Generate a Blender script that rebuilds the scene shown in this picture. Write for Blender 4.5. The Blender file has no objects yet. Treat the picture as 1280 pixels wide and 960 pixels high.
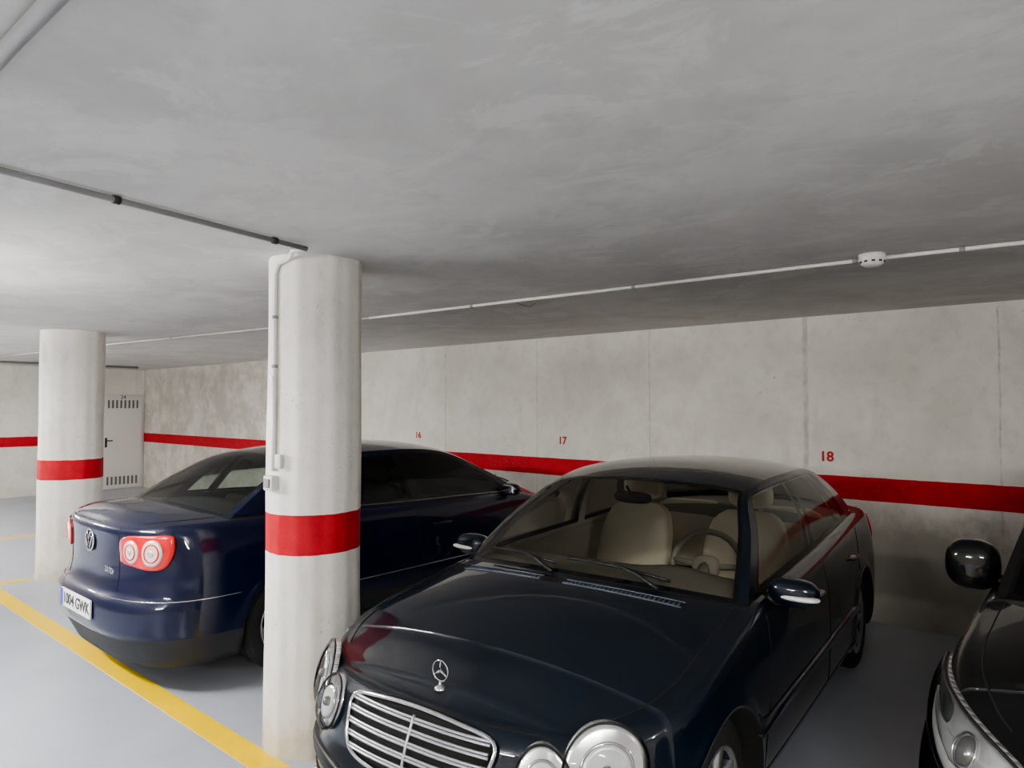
import bpy, bmesh, math, random
import numpy as np
from mathutils import Vector, Matrix
rnd = random.Random(7)
COL = bpy.context.scene.collection
try:
    bpy.context.scene.view_settings.look = 'AgX - Medium High Contrast'
except Exception:
    pass

# ------------------------------------------------------------------ materials
def new_mat(name):
    m = bpy.data.materials.new(name); m.use_nodes = True
    nt = m.node_tree; nt.nodes.clear()
    out = nt.nodes.new('ShaderNodeOutputMaterial')
    return m, nt, out

def N(nt, typ, **kw):
    n = nt.nodes.new(typ)
    for k, v in kw.items():
        setattr(n, k, v)
    return n

def simple(name, col, rough=0.5, metal=0.0, coat=0.0, coat_r=0.03, spec=0.5, noise=0.0, nscale=20, bump=0.0):
    m, nt, out = new_mat(name)
    b = N(nt, 'ShaderNodeBsdfPrincipled')
    b.inputs['Base Color'].default_value = (*col, 1)
    b.inputs['Roughness'].default_value = rough
    b.inputs['Metallic'].default_value = metal
    b.inputs['Coat Weight'].default_value = coat
    b.inputs['Coat Roughness'].default_value = coat_r
    b.inputs['Specular IOR Level'].default_value = spec
    if noise > 0 or bump > 0:
        tc = N(nt, 'ShaderNodeTexCoord')
        nz = N(nt, 'ShaderNodeTexNoise'); nz.inputs['Scale'].default_value = nscale
        nz.inputs['Detail'].default_value = 4
        nt.links.new(tc.outputs['Object'], nz.inputs['Vector'])
        if noise > 0:
            mx = N(nt, 'ShaderNodeMix', data_type='RGBA')
            mx.inputs[6].default_value = (*[c*(1-noise) for c in col], 1)
            mx.inputs[7].default_value = (*[min(1, c*(1+noise)) for c in col], 1)
            nt.links.new(nz.outputs['Fac'], mx.inputs[0])
            nt.links.new(mx.outputs[2], b.inputs['Base Color'])
        if bump > 0:
            bp = N(nt, 'ShaderNodeBump'); bp.inputs['Strength'].default_value = bump
            bp.inputs['Distance'].default_value = 0.01
            nt.links.new(nz.outputs['Fac'], bp.inputs['Height'])
            nt.links.new(bp.outputs[0], b.inputs['Normal'])
    nt.links.new(b.outputs[0], out.inputs[0])
    return m

def glass_mat(name, tint=(0.8, 0.85, 0.82), ior=1.5, rough=0.0):
    m, nt, out = new_mat(name)
    t = N(nt, 'ShaderNodeBsdfTransparent'); t.inputs[0].default_value = (*tint, 1)
    g = N(nt, 'ShaderNodeBsdfGlossy'); g.inputs['Roughness'].default_value = rough
    f = N(nt, 'ShaderNodeFresnel'); f.inputs[0].default_value = ior
    mx = N(nt, 'ShaderNodeMixShader')
    nt.links.new(f.outputs[0], mx.inputs[0]); nt.links.new(t.outputs[0], mx.inputs[1])
    nt.links.new(g.outputs[0], mx.inputs[2]); nt.links.new(mx.outputs[0], out.inputs[0])
    return m

def emit(name, col, s):
    m, nt, out = new_mat(name)
    e = N(nt, 'ShaderNodeEmission'); e.inputs[0].default_value = (*col, 1); e.inputs[1].default_value = s
    nt.links.new(e.outputs[0], out.inputs[0]); return m

def math_n(nt, op, a, b=None, c=None, clamp=False):
    n = N(nt, 'ShaderNodeMath', operation=op); n.use_clamp = clamp
    for i, v in enumerate((a, b, c)):
        if v is None: continue
        if isinstance(v, (int, float)): n.inputs[i].default_value = v
        else: nt.links.new(v, n.inputs[i])
    return n.outputs[0]

def mixc(nt, fac, a, b, blend='MIX'):
    n = N(nt, 'ShaderNodeMix', data_type='RGBA'); n.blend_type = blend
    if isinstance(fac, (int, float)): n.inputs[0].default_value = fac
    else: nt.links.new(fac, n.inputs[0])
    for k, v in ((6, a), (7, b)):
        if isinstance(v, tuple): n.inputs[k].default_value = (*v, 1)
        else: nt.links.new(v, n.inputs[k])
    return n.outputs[2]

def noise(nt, pos, scale, detail=5, rough=0.55, dist=0.0, vscale=None):
    if vscale:
        mp = N(nt, 'ShaderNodeMapping'); mp.inputs['Scale'].default_value = vscale
        nt.links.new(pos, mp.inputs['Vector']); pos = mp.outputs[0]
    n = N(nt, 'ShaderNodeTexNoise'); n.inputs['Scale'].default_value = scale
    n.inputs['Detail'].default_value = detail; n.inputs['Roughness'].default_value = rough
    n.inputs['Distortion'].default_value = dist
    nt.links.new(pos, n.inputs['Vector']); return n.outputs['Fac']

def ramp(nt, fac, lo, hi):
    n = N(nt, 'ShaderNodeMapRange'); n.interpolation_type = 'SMOOTHSTEP'
    n.inputs['From Min'].default_value = lo; n.inputs['From Max'].default_value = hi
    nt.links.new(fac, n.inputs['Value']); return n.outputs['Result']

def concrete(name, light=(0.83, 0.80, 0.745), dark=(0.71, 0.68, 0.62), red=(0.56, 0.012, 0.024),
             stripe=None, pits=1.0, joints=None, dirt_shade=None, old=None, base_dirt=0.0, bump=0.35):
    m, nt, out = new_mat(name)
    geo = N(nt, 'ShaderNodeNewGeometry'); pos = geo.outputs['Position']
    sep = N(nt, 'ShaderNodeSeparateXYZ'); nt.links.new(pos, sep.inputs[0])
    X, Y, Z = sep.outputs
    n1 = noise(nt, pos, 1.3, 6, 0.6, 0.3)
    n2 = noise(nt, pos, 9, 6, 0.65)
    n3 = noise(nt, pos, 60, 3, 0.6)
    n4 = noise(nt, pos, 4.0, 8, 0.72, 0.4, vscale=(1, 1, 0.45))
    col = mixc(nt, ramp(nt, n1, 0.35, 0.7), light, dark)
    col = mixc(nt, math_n(nt, 'MULTIPLY', ramp(nt, n4, 0.50, 0.70), 0.36), col, (0.56, 0.53, 0.47))
    col = mixc(nt, math_n(nt, 'MULTIPLY', ramp(nt, n2, 0.45, 0.75), 0.32), col, tuple(c*0.8 for c in dark))
    if old is not None:
        mk = math_n(nt, 'MULTIPLY', ramp(nt, math_n(nt, 'MULTIPLY', X, -1.0), -old, -old+0.05), ramp(nt, noise(nt, pos, 2.5, 7, 0.7), 0.35, 0.62))
        col = mixc(nt, math_n(nt, 'MULTIPLY', mk, 0.60), col, (0.42, 0.38, 0.31))
    if joints:
        for jx, w in joints:
            wob = math_n(nt, 'MULTIPLY', math_n(nt, 'SUBTRACT', noise(nt, pos, 5, 7, 0.8), 0.5), 0.045)
            dx = math_n(nt, 'ABSOLUTE', math_n(nt, 'SUBTRACT', math_n(nt, 'ADD', X, wob), jx))
            f = math_n(nt, 'SUBTRACT', 1.0, ramp(nt, dx, w*0.3, w))
            f = math_n(nt, 'MULTIPLY', f, ramp(nt, noise(nt, pos, 11, 4), 0.25, 0.65))
            col = mixc(nt, math_n(nt, 'MULTIPLY', f, 0.60), col, (0.42, 0.38, 0.31))
    if dirt_shade:  # low wall grime, with the shadow behind the sedan painted into the colour
        z1, x0 = dirt_shade
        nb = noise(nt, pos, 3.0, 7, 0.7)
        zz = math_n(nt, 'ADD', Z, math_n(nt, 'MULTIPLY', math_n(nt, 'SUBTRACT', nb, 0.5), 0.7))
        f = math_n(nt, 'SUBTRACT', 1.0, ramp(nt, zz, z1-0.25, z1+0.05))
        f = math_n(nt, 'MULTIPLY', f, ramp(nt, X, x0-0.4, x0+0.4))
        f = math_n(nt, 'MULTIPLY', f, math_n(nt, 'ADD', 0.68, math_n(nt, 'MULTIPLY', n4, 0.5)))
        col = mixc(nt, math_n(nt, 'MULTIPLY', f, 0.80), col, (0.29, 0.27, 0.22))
    if base_dirt > 0:
        nb = noise(nt, pos, 9.0, 7, 0.7)
        zz = math_n(nt, 'ADD', Z, math_n(nt, 'MULTIPLY', math_n(nt, 'SUBTRACT', nb, 0.5), 0.5))
        f = math_n(nt, 'SUBTRACT', 1.0, ramp(nt, zz, 0.0, 0.28))
        col = mixc(nt, math_n(nt, 'MULTIPLY', f, base_dirt), col, (0.52, 0.47, 0.36))
    if stripe:
        wob = math_n(nt, 'MULTIPLY', math_n(nt, 'SUBTRACT', noise(nt, pos, 8), 0.5), 0.010)
        zz = math_n(nt, 'ADD', Z, wob)
        f = math_n(nt, 'MULTIPLY', math_n(nt, 'GREATER_THAN', zz, stripe[0]), math_n(nt, 'LESS_THAN', zz, stripe[1]))
        rc = mixc(nt, ramp(nt, n2, 0.3, 0.7), red, tuple(c*0.8 for c in red))
        col = mixc(nt, f, col, rc)
    v = N(nt, 'ShaderNodeTexVoronoi'); v.inputs['Scale'].default_value = 22
    nt.links.new(pos, v.inputs['Vector'])
    thr = math_n(nt, 'MULTIPLY', ramp(nt, noise(nt, pos, 2.2, 3), 0.46, 0.78), 0.15*pits)
    pit = math_n(nt, 'LESS_THAN', v.outputs['Distance'], thr)
    v2 = N(nt, 'ShaderNodeTexVoronoi'); v2.inputs['Scale'].default_value = 50
    nt.links.new(pos, v2.inputs['Vector'])
    thr2 = math_n(nt, 'MULTIPLY', ramp(nt, noise(nt, pos, 5, 3), 0.46, 0.78), 0.20*pits)
    pit2 = math_n(nt, 'LESS_THAN', v2.outputs['Distance'], thr2)
    pp = math_n(nt, 'MAXIMUM', pit, pit2)
    col = mixc(nt, math_n(nt, 'MULTIPLY', pp, 0.55), col, (0.20, 0.17, 0.14))
    b = N(nt, 'ShaderNodeBsdfPrincipled'); b.inputs['Roughness'].default_value = 0.8
    nt.links.new(col, b.inputs['Base Color'])
    h = math_n(nt, 'ADD', math_n(nt, 'MULTIPLY', n2, 0.6), math_n(nt, 'MULTIPLY', n3, 0.25))
    h = math_n(nt, 'SUBTRACT', h, math_n(nt, 'MULTIPLY', pp, 0.5))
    bp = N(nt, 'ShaderNodeBump'); bp.inputs['Strength'].default_value = bump; bp.inputs['Distance'].default_value = 0.012
    nt.links.new(h, bp.inputs['Height']); nt.links.new(bp.outputs[0], b.inputs['Normal'])
    nt.links.new(b.outputs[0], out.inputs[0]); return m

def ceiling_mat():
    m, nt, out = new_mat('ceiling_plaster')
    geo = N(nt, 'ShaderNodeNewGeometry'); pos = geo.outputs['Position']
    a = noise(nt, pos, 0.8, 8, 0.66, 0.5)
    b2 = noise(nt, pos, 2.0, 8, 0.72, 0.8, vscale=(1, 1.6, 1))
    b3 = noise(nt, pos, 5.0, 6, 0.7, 0.5)
    c = noise(nt, pos, 70, 3)
    col = mixc(nt, ramp(nt, a, 0.38, 0.62), (0.68, 0.665, 0.645), (0.57, 0.56, 0.54))
    col = mixc(nt, math_n(nt, 'MULTIPLY', ramp(nt, b2, 0.50, 0.60), 0.6), col, (0.74, 0.725, 0.70))
    col = mixc(nt, math_n(nt, 'MULTIPLY', ramp(nt, b3, 0.52, 0.66), 0.38), col, (0.51, 0.50, 0.475))
    b = N(nt, 'ShaderNodeBsdfPrincipled'); b.inputs['Roughness'].default_value = 0.7
    nt.links.new(col, b.inputs['Base Color'])
    h = math_n(nt, 'ADD', math_n(nt, 'MULTIPLY', b2, 0.5), math_n(nt, 'MULTIPLY', c, 0.10))
    bp = N(nt, 'ShaderNodeBump'); bp.inputs['Strength'].default_value = 0.10; bp.inputs['Distance'].default_value = 0.015
    nt.links.new(h, bp.inputs['Height']); nt.links.new(bp.outputs[0], b.inputs['Normal'])
    nt.links.new(b.outputs[0], out.inputs[0]); return m

def floor_mat():
    m, nt, out = new_mat('floor_epoxy')
    geo = N(nt, 'ShaderNodeNewGeometry'); pos = geo.outputs['Position']
    a = noise(nt, pos, 1.2, 6, 0.6); c = noise(nt, pos, 30, 4)
    col = mixc(nt, ramp(nt, a, 0.3, 0.7), (0.46, 0.49, 0.55), (0.40, 0.43, 0.49))
    b = N(nt, 'ShaderNodeBsdfPrincipled')
    nt.links.new(col, b.inputs['Base Color'])
    nt.links.new(math_n(nt, 'ADD', math_n(nt, 'MULTIPLY', a, 0.12), 0.27), b.inputs['Roughness'])
    bp = N(nt, 'ShaderNodeBump'); bp.inputs['Strength'].default_value = 0.03; bp.inputs['Distance'].default_value = 0.01
    nt.links.new(c, bp.inputs['Height']); nt.links.new(bp.outputs[0], b.inputs['Normal'])
    nt.links.new(b.outputs[0], out.inputs[0]); return m

M = {}
M['chrome'] = simple('chrome', (0.75, 0.76, 0.78), 0.12, 1.0)
M['silver'] = simple('silver_satin', (0.6, 0.61, 0.63), 0.3, 0.9)
M['black'] = simple('black_trim', (0.012, 0.012, 0.013), 0.45)
M['blackgloss'] = simple('black_gloss', (0.006, 0.006, 0.007), 0.12)
M['under'] = simple('underbody', (0.006, 0.006, 0.006), 0.9)
M['rubber'] = simple('tyre_rubber', (0.015, 0.015, 0.016), 0.75, bump=0.2, nscale=60)
M['alloy'] = simple('alloy_rim', (0.45, 0.46, 0.48), 0.35, 0.85)
M['darkgrey'] = simple('dark_grey_plastic', (0.035, 0.037, 0.04), 0.6)
M['bumpergrey'] = simple('bumper_lower_plastic', (0.018, 0.019, 0.022), 0.6)
M['glass'] = glass_mat('window_glass', (0.95, 0.96, 0.92), 1.42)
M['glassdark'] = glass_mat('window_glass_tinted', (0.66, 0.72, 0.69))
M['lens'] = glass_mat('lamp_lens', (0.95, 0.96, 0.97), 1.45)
M['reflector'] = simple('lamp_reflector', (0.85, 0.85, 0.84), 0.22, 0.75)
M['lampbowl'] = simple('lamp_bowl_white', (0.80, 0.80, 0.78), 0.3, 0.25)
M['bulb'] = simple('lamp_bulb', (0.30, 0.29, 0.28), 0.12, 0.6)
M['redlens'] = simple('tail_lens_red', (0.62, 0.008, 0.012), 0.12, coat=1)
M['pinklens'] = simple('tail_lens_clear', (0.88, 0.66, 0.62), 0.2, 0.2, coat=1)
M['mirror'] = simple('mirror_glass', (0.8, 0.82, 0.84), 0.03, 1.0)
M['plate'] = simple('plate_white', (0.85, 0.85, 0.84), 0.35)
M['plateblue'] = simple('plate_blue', (0.02, 0.06, 0.45), 0.35)
M['ink'] = simple('plate_ink', (0.01, 0.01, 0.01), 0.4)
M['beige'] = simple('leather_beige', (0.88, 0.80, 0.66), 0.5, noise=0.05, nscale=8, bump=0.08)
M['lining'] = simple('lining_grey', (0.70, 0.66, 0.58), 0.85)
M['liningdark'] = simple('lining_dark', (0.07, 0.07, 0.075), 0.85)
M['taupe'] = simple('dash_taupe', (0.30, 0.275, 0.23), 0.65)
M['seatdark'] = simple('seat_cloth_dark', (0.04, 0.041, 0.045), 0.85)
def paint(name, col, spec=0.12):
    return simple(name, col, 0.38, 0.0, coat=1.0, coat_r=0.02, spec=spec)
M['paint_teal'] = paint('paint_dark_teal', (0.0025, 0.0075, 0.016))
M['paint_blue'] = paint('paint_deep_blue', (0.0022, 0.005, 0.028))
M['paint_black'] = paint('paint_black', (0.004, 0.004, 0.0045))
M['white_pvc'] = simple('white_pvc', (0.74, 0.73, 0.70), 0.45)
M['lightgrey_pvc'] = simple('lightgrey_pvc', (0.56, 0.55, 0.53), 0.45)
M['grey_pvc'] = simple('grey_pvc', (0.30, 0.30, 0.30), 0.4)
M['yellow'] = simple('yellow_paint', (0.98, 0.64, 0.002), 0.4, noise=0.06, nscale=12)
M['redpaint'] = simple('red_stencil', (0.5, 0.03, 0.03), 0.7)
M['doorpaint'] = simple('door_white', (0.70, 0.68, 0.64), 0.5)

# ------------------------------------------------------------------ mesh helpers
def mkobj(name, verts, faces, mats, fm=None, parent=None, smooth=True, merge=0.0, recalc=True):
    me = bpy.data.meshes.new(name)
    me.from_pydata([tuple(map(float, v)) for v in verts], [], faces)
    if not isinstance(mats, (list, tuple)): mats = [mats]
    for m in mats: me.materials.append(m)
    if fm is not None:
        for p, k in zip(me.polygons, fm): p.material_index = k
    bm = bmesh.new(); bm.from_mesh(me)
    if merge > 0:
        bmesh.ops.remove_doubles(bm, verts=bm.verts, dist=merge)
        bmesh.ops.dissolve_degenerate(bm, edges=bm.edges, dist=merge*0.5)
    if recalc: bmesh.ops.recalc_face_normals(bm, faces=bm.faces)
    bm.to_mesh(me); bm.free()
    for p in me.polygons: p.use_smooth = smooth
    ob = bpy.data.objects.new(name, me); COL.objects.link(ob)
    if parent: ob.parent = parent
    return ob

def grid_faces(nu, nv, base=0, wrap=False):
    f = []
    for i in range(nu-1):
        for j in range(nv-1 if not wrap else nv):
            j2 = (j+1) % nv
            f.append((base+i*nv+j, base+(i+1)*nv+j, base+(i+1)*nv+j2, base+i*nv+j2))
    return f

def tube_data(pts, r, sides=8, closed=False):
    pts = [Vector(p) for p in pts]; n = len(pts); V = []; F = []
    up = None
    for i in range(n):
        if closed: t = pts[(i+1) % n]-pts[i-1]
        else: t = pts[min(i+1, n-1)]-pts[max(i-1, 0)]
        if t.length < 1e-9: t = Vector((0, 0, 1))
        t.normalize()
        if up is None:
            up = Vector((0, 0, 1)) if abs(t.z) < 0.9 else Vector((1, 0, 0))
        up = (up - t*up.dot(t))
        if up.length < 1e-6: up = t.orthogonal()
        up.normalize(); s = t.cross(up)
        rr = r[i] if isinstance(r, (list, tuple)) else r
        for k in range(sides):
            a = 2*math.pi*k/sides
            V.append(pts[i]+up*math.cos(a)*rr+s*math.sin(a)*rr)
    F = grid_faces(n, sides, 0, True)
    if closed:
        b = (n-1)*sides
        for k in range(sides):
            k2 = (k+1) % sides; F.append((b+k, k, k2, b+k2))
    else:
        F.append(tuple(range(sides))); F.append(tuple(range((n-1)*sides, n*sides)))
    return V, F

def tube(name, pts, r, mat, parent=None, sides=8, closed=False):
    V, F = tube_data(pts, r, sides, closed)
    return mkobj(name, V, F, mat, parent=parent)

def multi(name, parts, mats, parent=None, smooth=True):
    V = []; F = []; fm = []
    for v, f, k in parts:
        b = len(V); V += list(v); F += [tuple(b+i for i in q) for q in f]; fm += [k]*len(f)
    return mkobj(name, V, F, mats, fm, parent, smooth)

def box_data(c, s):
    cx, cy, cz = c; x, y, z = s[0]/2, s[1]/2, s[2]/2
    V = [(cx+i*x, cy+j*y, cz+k*z) for i in (-1, 1) for j in (-1, 1) for k in (-1, 1)]
    F = [(0, 1, 3, 2), (4, 6, 7, 5), (0, 4, 5, 1), (2, 3, 7, 6), (0, 2, 6, 4), (1, 5, 7, 3)]
    return V, F

def box(name, c, s, mat, parent=None, bevel=0.0, rot=None):
    V, F = box_data((0, 0, 0), s)
    ob = mkobj(name, V, F, mat, parent=parent, smooth=bevel > 0)
    ob.location = c
    if rot: ob.rotation_euler = rot
    if bevel > 0:
        md = ob.modifiers.new('bevel', 'BEVEL'); md.width = bevel; md.segments = 4
    return ob

def lathe_data(prof, seg=48):
    V = []
    for k in range(seg):
        a = 2*math.pi*k/seg
        for r, h in prof: V.append((r*math.cos(a), r*math.sin(a), h))
    n = len(prof); F = []
    for k in range(seg):
        k2 = (k+1) % seg
        for j in range(n-1): F.append((k*n+j, k2*n+j, k2*n+j+1, k*n+j+1))
    return V, F

def xf(data, mtx):
    V, F = data
    return [tuple(mtx @ Vector(v)) for v in V], F

def superell_data(c, rad, e=2.5, nu=20, nv=28, mtx=None):
    V = []
    def sp(v, p): return math.copysign(abs(v)**p, v)
    for i in range(nu+1):
        ph = -math.pi/2+math.pi*i/nu
        for j in range(nv):
            th = 2*math.pi*j/nv
            v = Vector((rad[0]*sp(math.cos(ph), 2/e)*sp(math.cos(th), 2/e), rad[1]*sp(math.cos(ph), 2/e)*sp(math.sin(th), 2/e), rad[2]*sp(math.sin(ph), 2/e)))
            if mtx: v = mtx @ v
            V.append(v+Vector(c))
    return V, grid_faces(nu+1, nv, 0, True)

def superell(name, c, rad, mat, parent=None, e=2.5, mtx=None):
    V, F = superell_data(c, rad, e, mtx=mtx)
    return mkobj(name, V, F, mat, parent=parent, merge=1e-5)

def empty(name, loc=(0, 0, 0), rz=0):
    e = bpy.data.objects.new(name, None); COL.objects.link(e)
    e.location = loc; e.rotation_euler = (0, 0, rz); e.empty_display_size = 0.3
    return e

def text(name, body, size, mat, loc, rot, parent=None, ext=0.0015, align='CENTER', bold=0.012):
    cu = bpy.data.curves.new(name+'_c', 'FONT'); cu.body = body; cu.size = size
    cu.extrude = ext; cu.align_x = align; cu.align_y = 'CENTER'; cu.offset = size*bold
    tmp = bpy.data.objects.new(name+'_tmp', cu); COL.objects.link(tmp)
    bpy.context.view_layer.update()
    me = bpy.data.meshes.new_from_object(tmp.evaluated_get(bpy.context.evaluated_depsgraph_get()))
    bpy.data.objects.remove(tmp)
    ob = bpy.data.objects.new(name, me); COL.objects.link(ob)
    me.materials.clear(); me.materials.append(mat)
    ob.location = loc; ob.rotation_euler = rot
    if parent: ob.parent = parent
    return ob

def H(pts):
    xs = [p[0] for p in pts]; ys = [p[1] for p in pts]; n = len(xs)
    d = [(ys[i+1]-ys[i])/(xs[i+1]-xs[i]) for i in range(n-1)]
    m = [d[0]]+[0 if d[i-1]*d[i] <= 0 else 2*d[i-1]*d[i]/(d[i-1]+d[i]) for i in range(1, n-1)]+[d[-1]]
    def f(x):
        if x <= xs[0]: return ys[0]
        if x >= xs[-1]: return ys[-1]
        for i in range(n-1):
            if x <= xs[i+1]: break
        h = xs[i+1]-xs[i]; t = (x-xs[i])/h
        return ((1+2*t)*(1-t)**2*ys[i]+t*(1-t)**2*h*m[i]+t*t*(3-2*t)*ys[i+1]+t*t*(t-1)*h*m[i+1])
    return f

def CR(P, t):
    n = len(P); i = min(int(t), n-2); f = t-i
    p1, p2 = P[i], P[i+1]
    p0 = P[i-1] if i > 0 else p1*2-p2
    p3 = P[i+2] if i+2 < n else p2*2-p1
    return 0.5*((2*p1)+(p2-p0)*f+(2*p0-5*p1+4*p2-p3)*f*f+(3*p1-p0-3*p2+p3)*f**3)

def smooth_loop(pts, sub=5):
    pts = [Vector(p) for p in pts]; n = len(pts); out = []
    for i in range(n):
        p0, p1, p2, p3 = pts[i-1], pts[i], pts[(i+1) % n], pts[(i+2) % n]
        for k in range(sub):
            f = k/sub; v = 0.5*((2*p1)+(p2-p0)*f+(2*p0-5*p1+4*p2-p3)*f*f+(3*p1-p0-3*p2+p3)*f**3); out.append((v.x, v.y))
    return out

# ------------------------------------------------------------------ car generator
UL = [-1, -.975, -.95, -.925, -.85, -.75, -.62, -.48, -.32, -.16, 0, .16, .32, .48, .62, .75, .85, .925, .95, .975, 1]

class Car:
    def __init__(s, name, C, loc, rz):
        s.C = C; s.root = empty(name, loc, rz)
        L, W = C['L'], C['W']
        s.L, s.W = L, W
        nf, Af, nr, Ar = C['nf'], C['Af'], C['nr'], C['Ar']
        A0, A1 = 0.12, L-0.12
        base = list(np.arange(A0+0.04, A1-0.02, 0.05))
        s.R = C['R']; arch = []
        for ax in C['axles']:
            base = [b for b in base if abs(b-ax) > s.R+0.015]
            arch += [ax-s.R-0.002, ax+s.R+0.002]
            arch += [ax-s.R*math.cos(math.pi*k/28) for k in range(29)]
        base = [b for b in base if abs(b-C['aA']) > 0.012 and abs(b-C['aC']) > 0.012]
        mid = sorted(base+arch+[C['aA'], C['aC']])
        def xf_(a):
            if a < Af: return (1-(1-a/Af)**nf)**(1/nf)
            if a > L-Ar: return (1-(1-(L-a)/Ar)**nr)**(1/nr)
            return 1.0
        s.wid = lambda a: W*xf_(a)*(1-0.03*((a-L*0.5)/(L*0.5))**2)
        front = []
        for k in range(0, 400):
            u = (k/400)
            a = Af*(1-(1-u**nf)**(1/nf))
            if a >= A0: break
            front.append((u, a))
        front = front[::max(1, len(front)//22)]
        rear = []
        for k in range(0, 400):
            u = k/400
            a = L-Ar*(1-(1-u**nr)**(1/nr))
            if a <= A1: break
            rear.append((u, a))
        rear = rear[::max(1, len(rear)//22)][::-1]
        ol = []
        for u, a in front: ol.append((W*u*(1-0.03*((a-L*0.5)/(L*0.5))**2), a))
        for a in mid: ol.append((s.wid(a), a))
        for u, a in rear: ol.append((W*u*(1-0.03*((a-L*0.5)/(L*0.5))**2), a))
        s.ol = np.array(ol)
        n = len(ol); nr_ = []
        for i in range(n):
            p = s.ol[min(i+1, n-1)]; q = s.ol[max(i-1, 0)]
            if i == 0: t = np.array([1., 0.])
            elif i == n-1: t = np.array([-1., 0.])
            else: t = p-q
            t = t/np.linalg.norm(t)
            nr_.append((t[1], -t[0]))
        s.nr = np.array(nr_)
        s.arc = np.concatenate([[0], np.cumsum(np.linalg.norm(np.diff(s.ol, axis=0), axis=1))])
        s.S = s.arc[-1]
        s.zsh = H(C['zsh']); s.crown = H(C['crown'])
        s.insF = H(C['insF']); s.insR = H(C['insR']); s.insS = H(C['insS'])
        s.build()

    def surf(s, x, a, nx, na, z, off=0.0, rounding=True):
        ins = nx*nx*s.insS(z)+na*na*(s.insF(z) if na < 0 else s.insR(z))
        if rounding:
            zs = s.zsh(a); dz = zs-z; Hr = 0.06; Rr = 0.045
            if dz < Hr:
                k = 1-max(dz, 0)/Hr
                ins += Rr*(1-math.sqrt(max(0, 1-k*k)))
        if abs(nx) > 0.5:
            for ax in s.C['axles']:
                d = math.hypot(a-ax, z-s.C['r'])
                ins -= 0.014*math.exp(-((d-s.R)/0.045)**2)
        return (x-nx*(ins-off), a-na*(ins-off), z)

    def P(s, arc, z, off=0.0, side=1, rounding=True):
        x = np.interp(arc, s.arc, s.ol[:, 0]); a = np.interp(arc, s.arc, s.ol[:, 1])
        nx = np.interp(arc, s.arc, s.nr[:, 0]); na = np.interp(arc, s.arc, s.nr[:, 1])
        l = math.hypot(nx, na); nx /= l; na /= l
        p = s.surf(x, a, nx, na, z, off, rounding)
        return Vector((p[0]*side, p[1], p[2]))

    def sa(s, a): return float(np.interp(a, s.ol[:, 1], s.arc))

    def zlow(s, x, a):
        zb = s.C['zb']; r = s.C['r']
        if x > s.W*0.5:
            for ax in s.C['axles']:
                da = abs(a-ax)
                if da <= s.R+1e-6: return max(zb, r+math.sqrt(max(0, s.R**2-da*da)))
        return zb

    def T(s, a):
        return Vector((np.interp(a, s.Ta, s.Tx), a, np.interp(a, s.Ta, s.Tz)))

    def hoodpt(s, i, u):
        C = s.C; a = s.ol[i, 1]; x, ta, z = s.top[i]
        if a <= C['aA']+1e-6:
            k = a/C['aA']; bow = -C['bowF']*k**2.2; cr = s.crown(a)
        else:
            k = max(0, (s.L-a)/(s.L-C['aC'])); bow = C['bowR']*k**1.5; cr = s.crown(a)
        return Vector((x*u, ta+bow*(1-u*u), z+cr*(1-abs(u)**2.2)))

    def hoodat(s, a, u, off=0.0):
        i = int(np.searchsorted(s.ol[:, 1], a)); i = max(1, min(i, len(s.ol)-1))
        a0, a1 = s.ol[i-1, 1], s.ol[i, 1]; f = (a-a0)/max(a1-a0, 1e-9)
        p = s.hoodpt(i-1, u).lerp(s.hoodpt(i, u), f); p.z += off
        return p

    def build(s):
        C = s.C; V = []; F = []; FM = []
        n = len(s.ol)
        nL = 4
        up = list(np.linspace(0, 0.86, 16))+[0.86+0.14*math.sin(math.pi/2*k/8) for k in range(1, 9)]
        K = nL+len(up)
        s.top = []
        paint, glass, trim, under, lowm, cowl = range(6)
        mats = [C['paint'], C['glass'], M['blackgloss'], M['under'], C.get('lowmat', C['paint']), M['black']]
        lows = []
        for side in (1, -1):
            b0 = len(V)
            for i in range(n):
                x, a = s.ol[i]; nx, na = s.nr[i]
                zs = s.zsh(a); zl = s.zlow(x, a); zk = max(zl, C['zk'])
                zz = [zl+(zk-zl)*k/nL for k in range(nL)]+[zk+(zs-zk)*v for v in up]
                for z in zz:
                    p = s.surf(x, a, nx, na, z)
                    V.append((p[0]*side, p[1], p[2]))
                if side == 1:
                    s.top.append(s.surf(x, a, nx, na, zs)); lows.append(s.surf(x, a, nx, na, zl))
            for i in range(n-1):
                for j in range(K-1):
                    F.append((b0+i*K+j, b0+(i+1)*K+j, b0+(i+1)*K+j+1, b0+i*K+j+1))
                    FM.append(lowm if j < nL else paint)
        tp = np.array(s.top)
        s.Tx, s.Ta, s.Tz = tp[:, 0], tp[:, 1], tp[:, 2]
        iA = [i for i in range(n) if s.ol[i, 1] <= C['aA']+1e-6][-1]
        iC = [i for i in range(n) if s.ol[i, 1] >= C['aC']-1e-6][0]
        for rng in (range(0, iA+1), range(iC, n)):
            b0 = len(V); rl = list(rng)
            for i in rl:
                for u in UL: V.append(s.hoodpt(i, u))
            for k, f in enumerate(grid_faces(len(rl), len(UL), b0)):
                F.append(f)
                ii = rl[k//(len(UL)-1)]
                FM.append(cowl if (rng.start == 0 and s.ol[ii, 1] > C['aA']-0.045) else paint)
        b0 = len(V)
        for i in range(n):
            x, a, z = lows[i]
            for u in (-1, -0.5, 0.5, 1): V.append((x*u, a, z))
        for f in grid_faces(n, 4, b0): F.append(f); FM.append(under)
        A0 = s.T(C['aA']); C0 = s.T(C['aC'])
        At, Rm, Ct = [Vector(v) for v in C['rail']]
        sw = C.get('swell', 0.018)
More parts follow.
